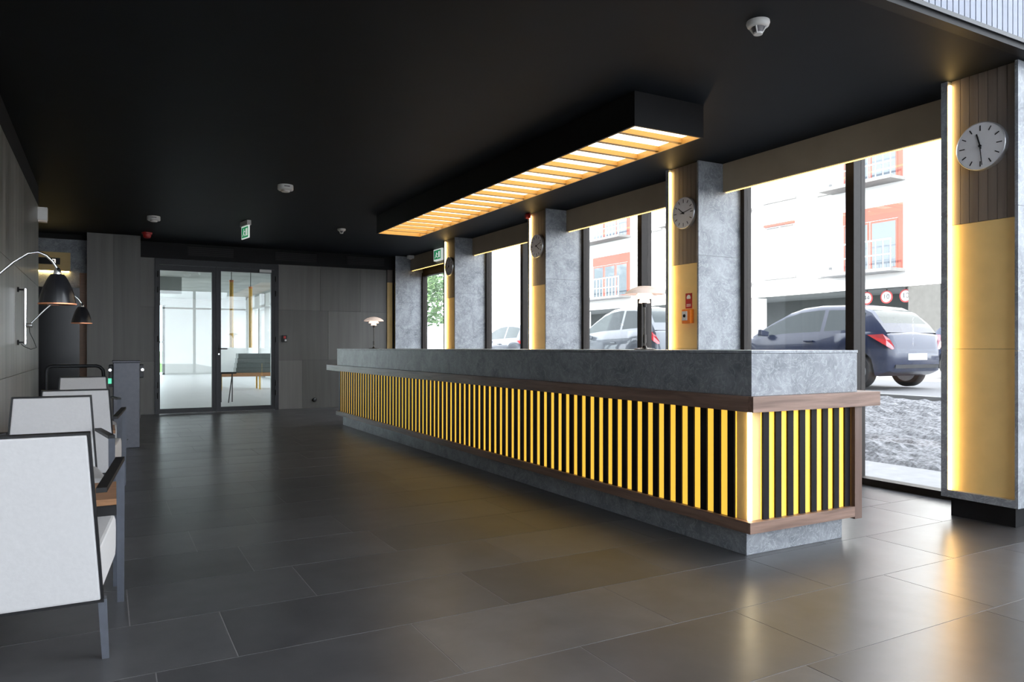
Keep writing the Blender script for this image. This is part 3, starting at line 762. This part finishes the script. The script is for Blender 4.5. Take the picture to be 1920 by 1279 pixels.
MB().lathe([(0, -0.004), (0.008, -0.004), (0.008, 0)], 10, (0.01, -0.12, 0.1), 'Y').build('keyhole', 'black_matt', g)
r_ = thing('barrier_rail', 'dark tubular barrier rail with rounded corners beside grey gate post', 'rail', (-0.28, 9.78, 0))
pts = [(-0.30, 0, 0.0), (-0.30, 0, 0.86), (-0.295, 0, 0.90), (-0.28, 0, 0.925), (-0.25, 0, 0.94), (0.19, 0, 0.94), (0.23, 0, 0.925), (0.26, -0.0, 0.89), (0.265, 0, 0.84), (0.265, 0, 0.0)]
MB().tube(pts, 0.019, 12).build('rail_tube', 'anthracite', r_, smooth=True)
MB().bar((-0.30, 0, 0.30), (0.265, 0, 0.30), 0.014, 10).build('cross_rail', 'anthracite', r_)
for s in (-0.30, 0.265): MB().lathe([(0, 0), (0.045, 0), (0.045, 0.012), (0, 0.012)], 16, (s, 0, 0)).build('foot_plate', 'anthracite', r_)

# ---------------------------------------------------------------- small devices
o = thing('emergency_light', 'small white emergency light box high on left wall end', 'wall light', (XW, 9.78, 2.555))
box('light_body', 0, 0.095, -0.045, 0.045, 0.02, 0.165, 'white_plastic', o, 0.006)
box('light_lens', 0.005, 0.09, -0.04, 0.04, 0.0, 0.022, 'opal', o, 0.004)

def smoke_cone(label, x, y):
    t = thing('smoke_detector', label, 'smoke detector', (x, y, CEIL), group='white ceiling detectors')
    MB().lathe([(0, 0), (0.062, 0), (0.064, -0.012), (0.058, -0.028), (0.05, -0.034), (0, -0.034)], 32).build('detector_base', 'white_plastic', t, smooth=True)
    MB().lathe([(0.036, -0.034), (0.024, -0.066), (0, -0.066)], 24).build('sensor_cage', 'grey_plastic', t, smooth=True)
    for k in range(4):
        a = k * math.pi / 2 + 0.5
        MB().bar((0.045 * math.cos(a), 0.045 * math.sin(a), -0.034), (0.022 * math.cos(a), 0.022 * math.sin(a), -0.068), 0.005, 6).build('cage_rib', 'white_plastic', t)
    MB().lathe([(0, -0.064), (0.026, -0.064), (0.024, -0.073), (0, -0.074)], 24).build('sensor_tip', 'white_plastic', t, smooth=True)
def smoke_disc(label, x, y):
    t = thing('smoke_detector', label, 'smoke detector', (x, y, CEIL), group='white ceiling detectors')
    MB().lathe([(0, 0), (0.083, 0), (0.085, -0.012), (0.085, -0.05), (0.078, -0.058)], 32).build('detector_base', 'white_plastic', t, smooth=True)
    MB().lathe([(0.078, -0.058), (0.066, -0.062), (0.064, -0.055), (0.05, -0.055), (0.045, -0.075), (0, -0.078)], 32).build('detector_face', 'white_plastic', t, smooth=True)
    box('vent_slot', -0.03, 0.03, -0.088, -0.080, -0.03, -0.02, 'grey_plastic', t)
smoke_cone('white cone smoke detector on dark ceiling before the light box', 3.19, 2.94)
smoke_cone('white cone smoke detector on dark ceiling past the light box', 3.17, 11.15)
smoke_disc('white disc smoke detector on ceiling midway to the glass door', 1.77, 8.46)
smoke_disc('white disc smoke detector on ceiling beside the red siren', 0.59, 11.35)

def siren(label, loc, r):
    t = thing('alarm_siren', label, 'siren', loc)
    MB().lathe([(0, 0), (r, 0), (r, -0.02), (r * 0.92, -0.03), (0, -0.03)], 24).build('siren_base', 'red_plastic', t, smooth=True)
    MB().lathe([(r * 0.8, -0.03), (r * 0.78, -0.06), (r * 0.6, -0.085), (0, -0.095)], 24).build('siren_dome', 'red_plastic', t, smooth=True)
siren('round red alarm siren on ceiling near the grey wall pier', (0.58, 13.0, CEIL), 0.075)
o = thing('alarm_beacon', 'small red alarm beacon at the top of a stone column', 'siren', (XC, 8.655, 2.90))
box('beacon_base', -0.03, 0.0, -0.05, 0.05, 0, 0.065, 'red_plastic', o, 0.006)
MB().lathe([(0.035, -0.03), (0.03, -0.055), (0, -0.06)], 16, (0, 0, 0.033), 'X').build('beacon_dome', 'red_plastic', o, smooth=True)

def exit_pict(t, fn, w_, h_):
    MB().prism([(0.0, 0.0), (w_, 0), (w_, h_), (0, h_)], fn, 0.0, 0.001).build('green_field', 'exit_green', t)
    # running man and door
    P = lambda pts, nm: MB().prism([(u * w_, v * h_) for u, v in pts], fn, 0.001, 0.002).build(nm, 'exit_white', t)
    P([(0.62, 0.15), (0.9, 0.15), (0.9, 0.85), (0.62, 0.85)], 'door_symbol')
    P([(0.30, 0.72), (0.38, 0.72), (0.38, 0.86), (0.30, 0.86)], 'figure_head')
    P([(0.25, 0.4), (0.38, 0.36), (0.42, 0.68), (0.30, 0.7)], 'figure_body')
    P([(0.12, 0.15), (0.2, 0.12), (0.36, 0.40), (0.27, 0.42)], 'figure_leg')
    P([(0.34, 0.36), (0.5, 0.3), (0.54, 0.12), (0.46, 0.12), (0.43, 0.24), (0.30, 0.36)], 'figure_leg')
    P([(0.38, 0.6), (0.55, 0.5), (0.56, 0.56), (0.40, 0.68)], 'figure_arm')
t = thing('exit_sign', 'green and white exit sign hanging from ceiling before glass door', 'exit sign', (1.77, 11.15, CEIL), math.radians(-80))
box('sign_housing', -0.15, 0.15, -0.03, 0.03, -0.07, 0.0, 'white_plastic', t, 0.006)
box('sign_plate', -0.15, 0.15, -0.008, 0.008, -0.25, -0.07, 'exit_white', t, 0.002)
exit_pict(t, lambda u, v, h: (-0.13 + u, -0.0085 - h, -0.235 + v), 0.26, 0.15)
t = thing('exit_sign', 'green and white exit sign mounted on bronze lintel by corner window', 'exit sign', (5.36, 12.42, 2.74))
box('sign_housing', -0.06, 0.0, -0.18, 0.18, 0.0, 0.21, 'exit_white', t, 0.006)
exit_pict(t, lambda u, v, h: (-0.061 - h, 0.15 - u, 0.025 + v), 0.30, 0.16)
o = thing('motion_sensor', 'small white motion sensor under ceiling at the corner column', 'sensor', (5.28, 13.72, CEIL))
box('sensor_body', -0.06, 0.06, -0.05, 0.05, -0.06, 0.0, 'white_plastic', o, 0.01)
MB().lathe([(0.03, -0.06), (0.025, -0.075), (0, -0.08)], 16).build('sensor_lens', 'opal', o, smooth=True)

# ---------------------------------------------------------------- outside: ground, kerb, street
GZ = 0.44
struct('paving_strip', 5.72, 6.85, -12, 40, -0.25, -0.01, 'paving')
gm = MB()
nx, ny = 56, 300
gx0, gx1, gy0, gy1 = 6.85, 10.15, -6, 30
vs = []; rnd = random.Random(3)
for j in range(ny + 1):
    for i in range(nx + 1):
        f = i / nx
        vs.append((gx0 + (gx1 - gx0) * f, gy0 + (gy1 - gy0) * j / ny, -0.01 + (GZ - 0.03) * f ** 0.9 + (rnd.random() * 0.05 if 0 < i < nx else 0)))
fs = [(j * (nx + 1) + i, j * (nx + 1) + i + 1, (j + 1) * (nx + 1) + i + 1, (j + 1) * (nx + 1) + i) for j in range(ny) for i in range(nx)]
o = mesh('gravel_bed', vs, fs, 'gravel_mat'); tag(o, 'sloping bed of pale grey gravel outside the windows', 'gravel', kind='stuff')
struct('kerb', 10.15, 10.30, -12, 60, -0.2, GZ + 0.02, 'concrete')
struct('road', 10.30, 25.9, -30, 90, GZ - 0.4, GZ - 0.02, 'asphalt')
struct('ground', -60, 120, 90, 160, GZ - 0.5, GZ - 0.03, 'grass_mat')
struct('lawn', -3, 10.15, 40, 90, GZ - 0.5, GZ - 0.03, 'grass_mat')
struct('forecourt', -40, 5.72, -30, YF - 0.1, -0.4, -0.02, 'paving')
struct('ground_west', -40, -3.2, YF - 0.1, 90, -0.4, -0.02, 'paving')

# ---------------------------------------------------------------- building across the street
XF = 26.0
ap = thing('apartment_building', 'white rendered apartment block with dark garage opening across the street', 'building', (XF, 6.0, GZ))
def ab(name, x0, x1, y0, y1, z0, z1, mat, par=None): return box(name, x0, x1, y0 - 6.0, y1 - 6.0, z0 - GZ, z1 - GZ, mat, par or ap)
ab('facade', 0.0, 8, 4, 46, 3.43, 17.2, 'render_white')
ab('garage_back', 3.0, 3.2, 16.8, 46, GZ, 3.43, 'garage_dark')
ab('garage_ceiling', 0.0, 3.0, 16.8, 46, 3.40, 3.43, 'garage_dark')
ab('ground_floor_wall', 0.02, 3.0, 4, 15.55, GZ, 3.43, 'render_white')
ab('concrete_pillar', 0.0, 1.2, 15.6, 16.8, GZ, 3.42, 'pillar_grey')
for py in (24.0, 31.5, 38.0): ab('concrete_pillar', 0.0, 0.6, py, py + 0.35, GZ, 3.42, 'render_white')
def loggia(y0, y1, z0):
    s = ab('window_surround', -0.03, 0.0, y0, y1, z0 + 1.93, z0 + 2.45, 'red_brown')
    ab('side_panel', -0.03, 0.0, y0, y0 + 0.18, z0, z0 + 1.93, 'red_brown', ap)
    n = 3 if y1 - y0 > 2.8 else 2
    wdt = (y1 - y0 - 0.2) / n
    for i in range(n):
        a = y0 + 0.2 + i * wdt
        f = ab('window', -0.025, 0.0, a, a + wdt - 0.04, z0, z0 + 1.9, 'red_brown')
        ab('pane', -0.03, -0.025, a + 0.08, a + wdt - 0.12, z0 + 0.08, z0 + 1.82, 'facade_glass', f)
    b = ab('balcony', -0.9, 0.0, y0 - 0.1, y1 + 0.5, z0 - 0.14, z0 - 0.02, 'concrete')
    ab('rail', -0.9, -0.86, y0 - 0.1, y1 + 0.5, z0 + 1.0, z0 + 1.05, 'render_white', b)
    ab('rail', -0.9, -0.86, y0 - 0.1, y1 + 0.5, z0 + 0.45, z0 + 0.49, 'render_white', b)
    yy = y0 - 0.1
    while yy < y1 + 0.5:
        ab('baluster', -0.89, -0.87, yy, yy + 0.025, z0 - 0.02, z0 + 1.0, 'render_white', b); yy += 0.3
def small_win(y0, y1, z0, z1, red=False):
    f = ab('window', -0.02, 0.0, y0, y1, z0, z1, 'render_white')
    ab('pane', -0.025, -0.02, y0 + 0.1, (y0 + y1) / 2 - 0.04, z0 + 0.1, z1 - 0.1, 'concrete', f)
    ab('pane', -0.025, -0.02, (y0 + y1) / 2 + 0.04, y1 - 0.1, z0 + 0.1, z1 - 0.1, 'concrete', f)
    ab('sill', -0.10, 0.0, y0 - 0.08, y1 + 0.08, z0 - 0.1, z0, 'concrete')
    if red: ab('awning_bar', -0.12, -0.02, y0, y1, z1 - 0.05, z1 + 0.06, 'red_brown')
for st in range(3):
    z0 = 4.12 + st * 3.4
    loggia(17.0, 19.55, z0); loggia(26.3, 29.4, z0); loggia(33.3, 36.9, z0); loggia(41.0, 43.6, z0)
    small_win(19.95, 20.68, z0, z0 + 2.2); small_win(21.9, 23.55, z0 + 0.15, z0 + 2.45, st == 0)
    small_win(24.3, 25.4, z0, z0 + 2.2); small_win(30.6, 32.2, z0, z0 + 2.2); small_win(38.2, 39.8, z0, z0 + 2.2); small_win(12.2, 14.0, z0, z0 + 2.2)
def text_mesh(name, body, size, mat, parent, fn):
    cu = bpy.data.curves.new('lettering', 'FONT'); cu.body = body; cu.size = size; cu.align_x = 'CENTER'; cu.align_y = 'CENTER'; cu.extrude = 0.002
    to = bpy.data.objects.new('lettering', cu); COL.objects.link(to)
    dg = bpy.context.evaluated_depsgraph_get(); me = bpy.data.meshes.new_from_object(to.evaluated_get(dg))
    bpy.data.objects.remove(to)
    for v in me.vertices: v.co = Vector(fn(v.co))
    me.materials.clear(); me.materials.append(MATS[mat])
    o = bpy.data.objects.new(name, me); return link(o, parent)
for i, (sy, tx) in enumerate(((18.5, '44'), (17.67, '10'), (16.9, '10'))):
    t = thing('limit_sign', ['round red-edged sign reading 44 over the garage opening', 'round red-edged sign reading 10 in the middle of the garage signs', 'round red-edged sign half behind the concrete pillar edge'][i], 'sign', (XF + 0.25, sy * 26.25 / 26.0, 3.10), group='round limit signs over the garage')
    MB().lathe([(0, 0.0), (0.25, 0.0), (0.25, 0.02), (0, 0.02)], 32, axis='X').build('sign_disc', 'red_plastic', t)
    MB().lathe([(0, -0.004), (0.195, -0.004), (0.195, 0.0)], 32, axis='X').build('sign_face', 'white_print', t)
    text_mesh('lettering', tx, 0.27, 'black_matt', t, lambda c: (-0.006 - c.z, -c.x, c.y))
    box('bracket', 0.02, 0.04, -0.02, 0.02, 0.05, 0.298, 'black_matt', t)

# ---------------------------------------------------------------- cars
def lerp(tab, x):
    for (a, b_) in zip(tab[:-1], tab[1:]):
        if x <= b_[0]: 
            f = (x - a[0]) / (b_[0] - a[0]) if b_[0] > a[0] else 0
            return a[1] + (b_[1] - a[1]) * max(0, min(1, f))
    return tab[-1][1]
def car(label, loc, rz, paint, tall=1.0):
    """hatchback: x = 0 at the rear bumper, 4.0 at the nose"""
    t = thing('parked_car', label, 'car', loc, rz, 'cars parked in the street')
    H = tall
    top = [(0, 0.62), (0.04, 0.90), (0.12, 0.98), (0.4, 1.0), (1.2, 0.97), (2.6, 0.93), (2.9, 0.93), (3.4, 0.86), (3.75, 0.76), (3.92, 0.64), (4.0, 0.50)]
    bot = [(0, 0.42), (0.05, 0.30), (0.25, 0.22), (3.7, 0.20), (3.9, 0.26), (4.0, 0.34)]
    wid = [(0, 0.62), (0.06, 0.74), (0.25, 0.82), (0.8, 0.855), (3.0, 0.855), (3.5, 0.82), (3.8, 0.72), (3.95, 0.58), (4.0, 0.45)]
    wheels_x = (0.62, 3.13)
    st = sorted(set([0, 0.02, 0.05, 0.09, 0.14] + [round(0.2 + 0.06 * i, 3) for i in range(61)] + [3.88, 3.93, 3.97, 4.0]))
    rings = []
    for x in st:
        zb = lerp(bot, x); zt = lerp(top, x) * H; wd = lerp(wid, x)
        arch = zb
        for wx in wheels_x:
            d = abs(x - wx)
            if d < 0.36: arch = max(arch, 0.30 + math.sqrt(0.36 ** 2 - d * d))
        arch = min(arch, zt - 0.1)
        mid = arch + (zt - arch) * 0.55
        half = [(0, arch), (wd * 0.80, arch), (wd * 0.955, arch + 0.015), (wd * 0.99, arch + (zt - arch) * 0.25), (wd, mid), (wd * 0.985, mid + (zt - mid) * 0.55), (wd * 0.93, zt - 0.015), (wd * 0.80, zt), (0, zt + 0.02)]
        ring = [(x, yv, zv) for yv, zv in half] + [(x, -yv, zv) for yv, zv in half[-2:0:-1]]
        rings.append(ring)
    n = len(rings[0]); vs = [v for r in rings for v in r]
    fs = [(i * n + k, i * n + (k + 1) % n, (i + 1) * n + (k + 1) % n, (i + 1) * n + k) for i in range(len(rings) - 1) for k in range(n)]
    fs += [tuple(range(n))[::-1], tuple(range((len(rings) - 1) * n, len(rings) * n))]
    MB().add(vs, fs).build('body', paint, t, smooth=True)
    # greenhouse
    roof = [(0.10, 0.97), (0.22, 1.13), (0.42, 1.34), (0.62, 1.435), (0.95, 1.475), (1.5, 1.49), (1.9, 1.46), (2.2, 1.38), (2.55, 1.20), (2.95, 0.94)]
    xs = [0.10, 0.16, 0.22, 0.32, 0.42, 0.52, 0.62, 0.80, 0.95, 1.1, 1.28, 1.36, 1.5, 1.7, 1.9, 2.05, 2.2, 2.35, 2.55, 2.7, 2.82, 2.95]
    rows = []
    for x in xs:
        zr = lerp(roof, x) * H; zb = (lerp(top, x) - 0.02) * H; wd = lerp(wid, x)
        wb_ = wd * 0.93
        f = max(0.0, min(1.0, (zr - zb) / (0.5 * H)))
        wt = wb_ - 0.20 * f
        rows.append([(x, wb_, zb), (x, wb_ - 0.02 * f, zb + 0.06 * f), (x, wt + 0.03 * f, zr - 0.09 * f), (x, wt, zr - 0.035 * f), (x, wt - 0.08, zr), (x, 0, zr + 0.02 * f),
                     (x, -wt + 0.08, zr), (x, -wt, zr - 0.035 * f), (x, -wt - 0.03 * f, zr - 0.09 * f), (x, -wb_ + 0.02 * f, zb + 0.06 * f), (x, -wb_, zb)])
    m = len(rows[0]); gv = [v for r in rows for v in r]; fp, fg = [], []
    for i in range(len(rows) - 1):
        xm = (xs[i] + xs[i + 1]) / 2
        for k in range(m - 1):
            q = (i * m + k, i * m + k + 1, (i + 1) * m + k + 1, (i + 1) * m + k)
            side = k in (1, 8); cent = k in (4, 5)
            glass = False
            if side and 0.52 < xm < 2.82 and not (1.28 < xm < 1.36): glass = True
            if cent and (0.22 < xm < 0.62 or 2.05 < xm < 2.95): glass = True
            if k in (3, 6) and 2.2 < xm < 2.9: glass = True
            (fg if glass else fp).append(q)
    MB().add(gv, fp).build('roof', paint, t, smooth=True)
    MB().add(gv, fg).build('window_glass', 'car_glass', t, smooth=True)
    for wx in wheels_x:
        for s in (-1, 1):
            yo = s * 0.70
            wv = MB().lathe([(0.2, -0.09), (0.28, -0.095), (0.30, -0.07), (0.30, 0.07), (0.28, 0.095), (0.2, 0.09)], 28, (wx, yo, 0.30), 'Y').build('tyre', 'rubber', t, smooth=True)
            MB().lathe([(0, s * 0.06), (0.06, s * 0.075), (0.18, s * 0.06), (0.205, s * 0.09), (0.205, -s * 0.08), (0, -s * 0.08)], 20, (wx, yo, 0.30), 'Y').build('rim', 'alloy', wv, smooth=True)
    for s in (-1, 1):
        # tail lamps sweep from the flank round to the tailgate
        P = [(0.36, 0.845, 0.93), (0.10, 0.80, 0.94), (0.035, 0.70, 0.84), (0.025, 0.58, 0.70), (0.03, 0.66, 0.68), (0.06, 0.77, 0.74)]
        P = [(x, s * y, z * H) for x, y, z in P]
        cen = (0.07, s * 0.76, 0.84 * H)
        push = lambda p: (p[0] - 0.012, p[1] * 1.015, p[2])
        MB().add([push(p) for p in P] + [push(cen)] + [(p[0] + 0.05, p[1] * 0.94, p[2]) for p in P], [(i, (i + 1) % 6, 6) for i in range(6)] + [(i, 7 + i, 7 + (i + 1) % 6, (i + 1) % 6) for i in range(6)]).build('tail_lamp', 'tail_red', t)
        MB().hexa([(2.50, s * 0.84, 0.93), (2.62, s * 0.84, 0.93), (2.64, s * 1.0, 0.95), (2.54, s * 1.0, 0.95)], [(2.50, s * 0.82, 1.02), (2.60, s * 0.82, 1.02), (2.62, s * 1.0, 1.07), (2.54, s * 1.0, 1.07)]).build('wing_mirror', paint, t, bevel=0.015)
        box('door_handle', 1.45, 1.65, s * 0.862 - 0.015, s * 0.862 + 0.015, 0.82, 0.845, paint, t, 0.005)
        MB().add([(3.72, s * 0.72, 0.70), (3.92, s * 0.58, 0.60), (3.90, s * 0.60, 0.70), (3.60, s * 0.78, 0.80)], [(0, 1, 2, 3)]).build('head_lamp', 'chrome', t)
    box('number_plate', -0.012, 0.02, -0.26, 0.26, 0.50, 0.61, 'white_print', t)
    box('bumper_strip', -0.006, 0.10, -0.60, 0.60, 0.36, 0.42, 'rubber', t)
    MB().bar((0.235, 0.0, 1.10 * H), (0.215, 0.34, 1.11 * H), 0.008, 6).build('rear_wiper', 'rubber', t)
    return t
PI2 = math.pi / 2
car('dark blue hatchback with red tail lamps parked beyond the gravel', (12.25, 7.75, GZ), PI2, 'paint_blue')
car('tall silver-blue car parked ahead of the dark blue hatchback', (12.25, 13.75, GZ), PI2, 'paint_silver', 1.17)
car('dark grey car parked ahead of the tall silver-blue car', (12.25, 20.0, GZ), PI2, 'paint_dark')
car('dark car parked on the far side of the street by pillar', (17.85, 10.6, GZ), -PI2, 'paint_blue')

# ---------------------------------------------------------------- trees beyond the street
def tree(label, x, y, h, r, seed):
    t = thing('street_tree', label, 'tree', (x, y, GZ - 0.03), group='trees beyond the street')
    rn = random.Random(seed)
    MB().bar((0, 0, 0), (0, 0, h * 0.55), 0.18, 10, 0.08).bar((0, 0, h * 0.4), (r * 0.4, 0.2, h * 0.65), 0.07, 8, 0.03).bar((0, 0, h * 0.42), (-r * 0.35, -0.3, h * 0.68), 0.07, 8, 0.03).build('trunk', 'bark', t)
    m = MB()
    for i in range(1400):
        d = Vector((rn.gauss(0, 1), rn.gauss(0, 1), rn.gauss(0, 1))).normalized() * (rn.random() ** 0.4)
        c = Vector((d.x * r, d.y * r, h * 0.62 + d.z * h * 0.36))
        u = Vector((rn.gauss(0, 1), rn.gauss(0, 1), rn.gauss(0, 1))).normalized(); v_ = u.orthogonal().normalized(); s = 0.14 + 0.16 * rn.random()
        m.add([c - u * s, c + v_ * s * 0.6, c + u * s, c - v_ * s * 0.6], [(0, 1, 2, 3)])
    o = mesh('foliage', m.v, m.f, 'leaf', t)
    return t
tree('green street tree beyond the corner window, nearest the street', 18.0, 46.0, 7.5, 2.6, 1)
tree('green street tree beyond the corner window, further down the street', 24.0, 54.0, 9.0, 3.2, 2)
tree('tall green tree beyond the corner window, standing on the lawn', 12.0, 50.0, 6.5, 2.3, 4)
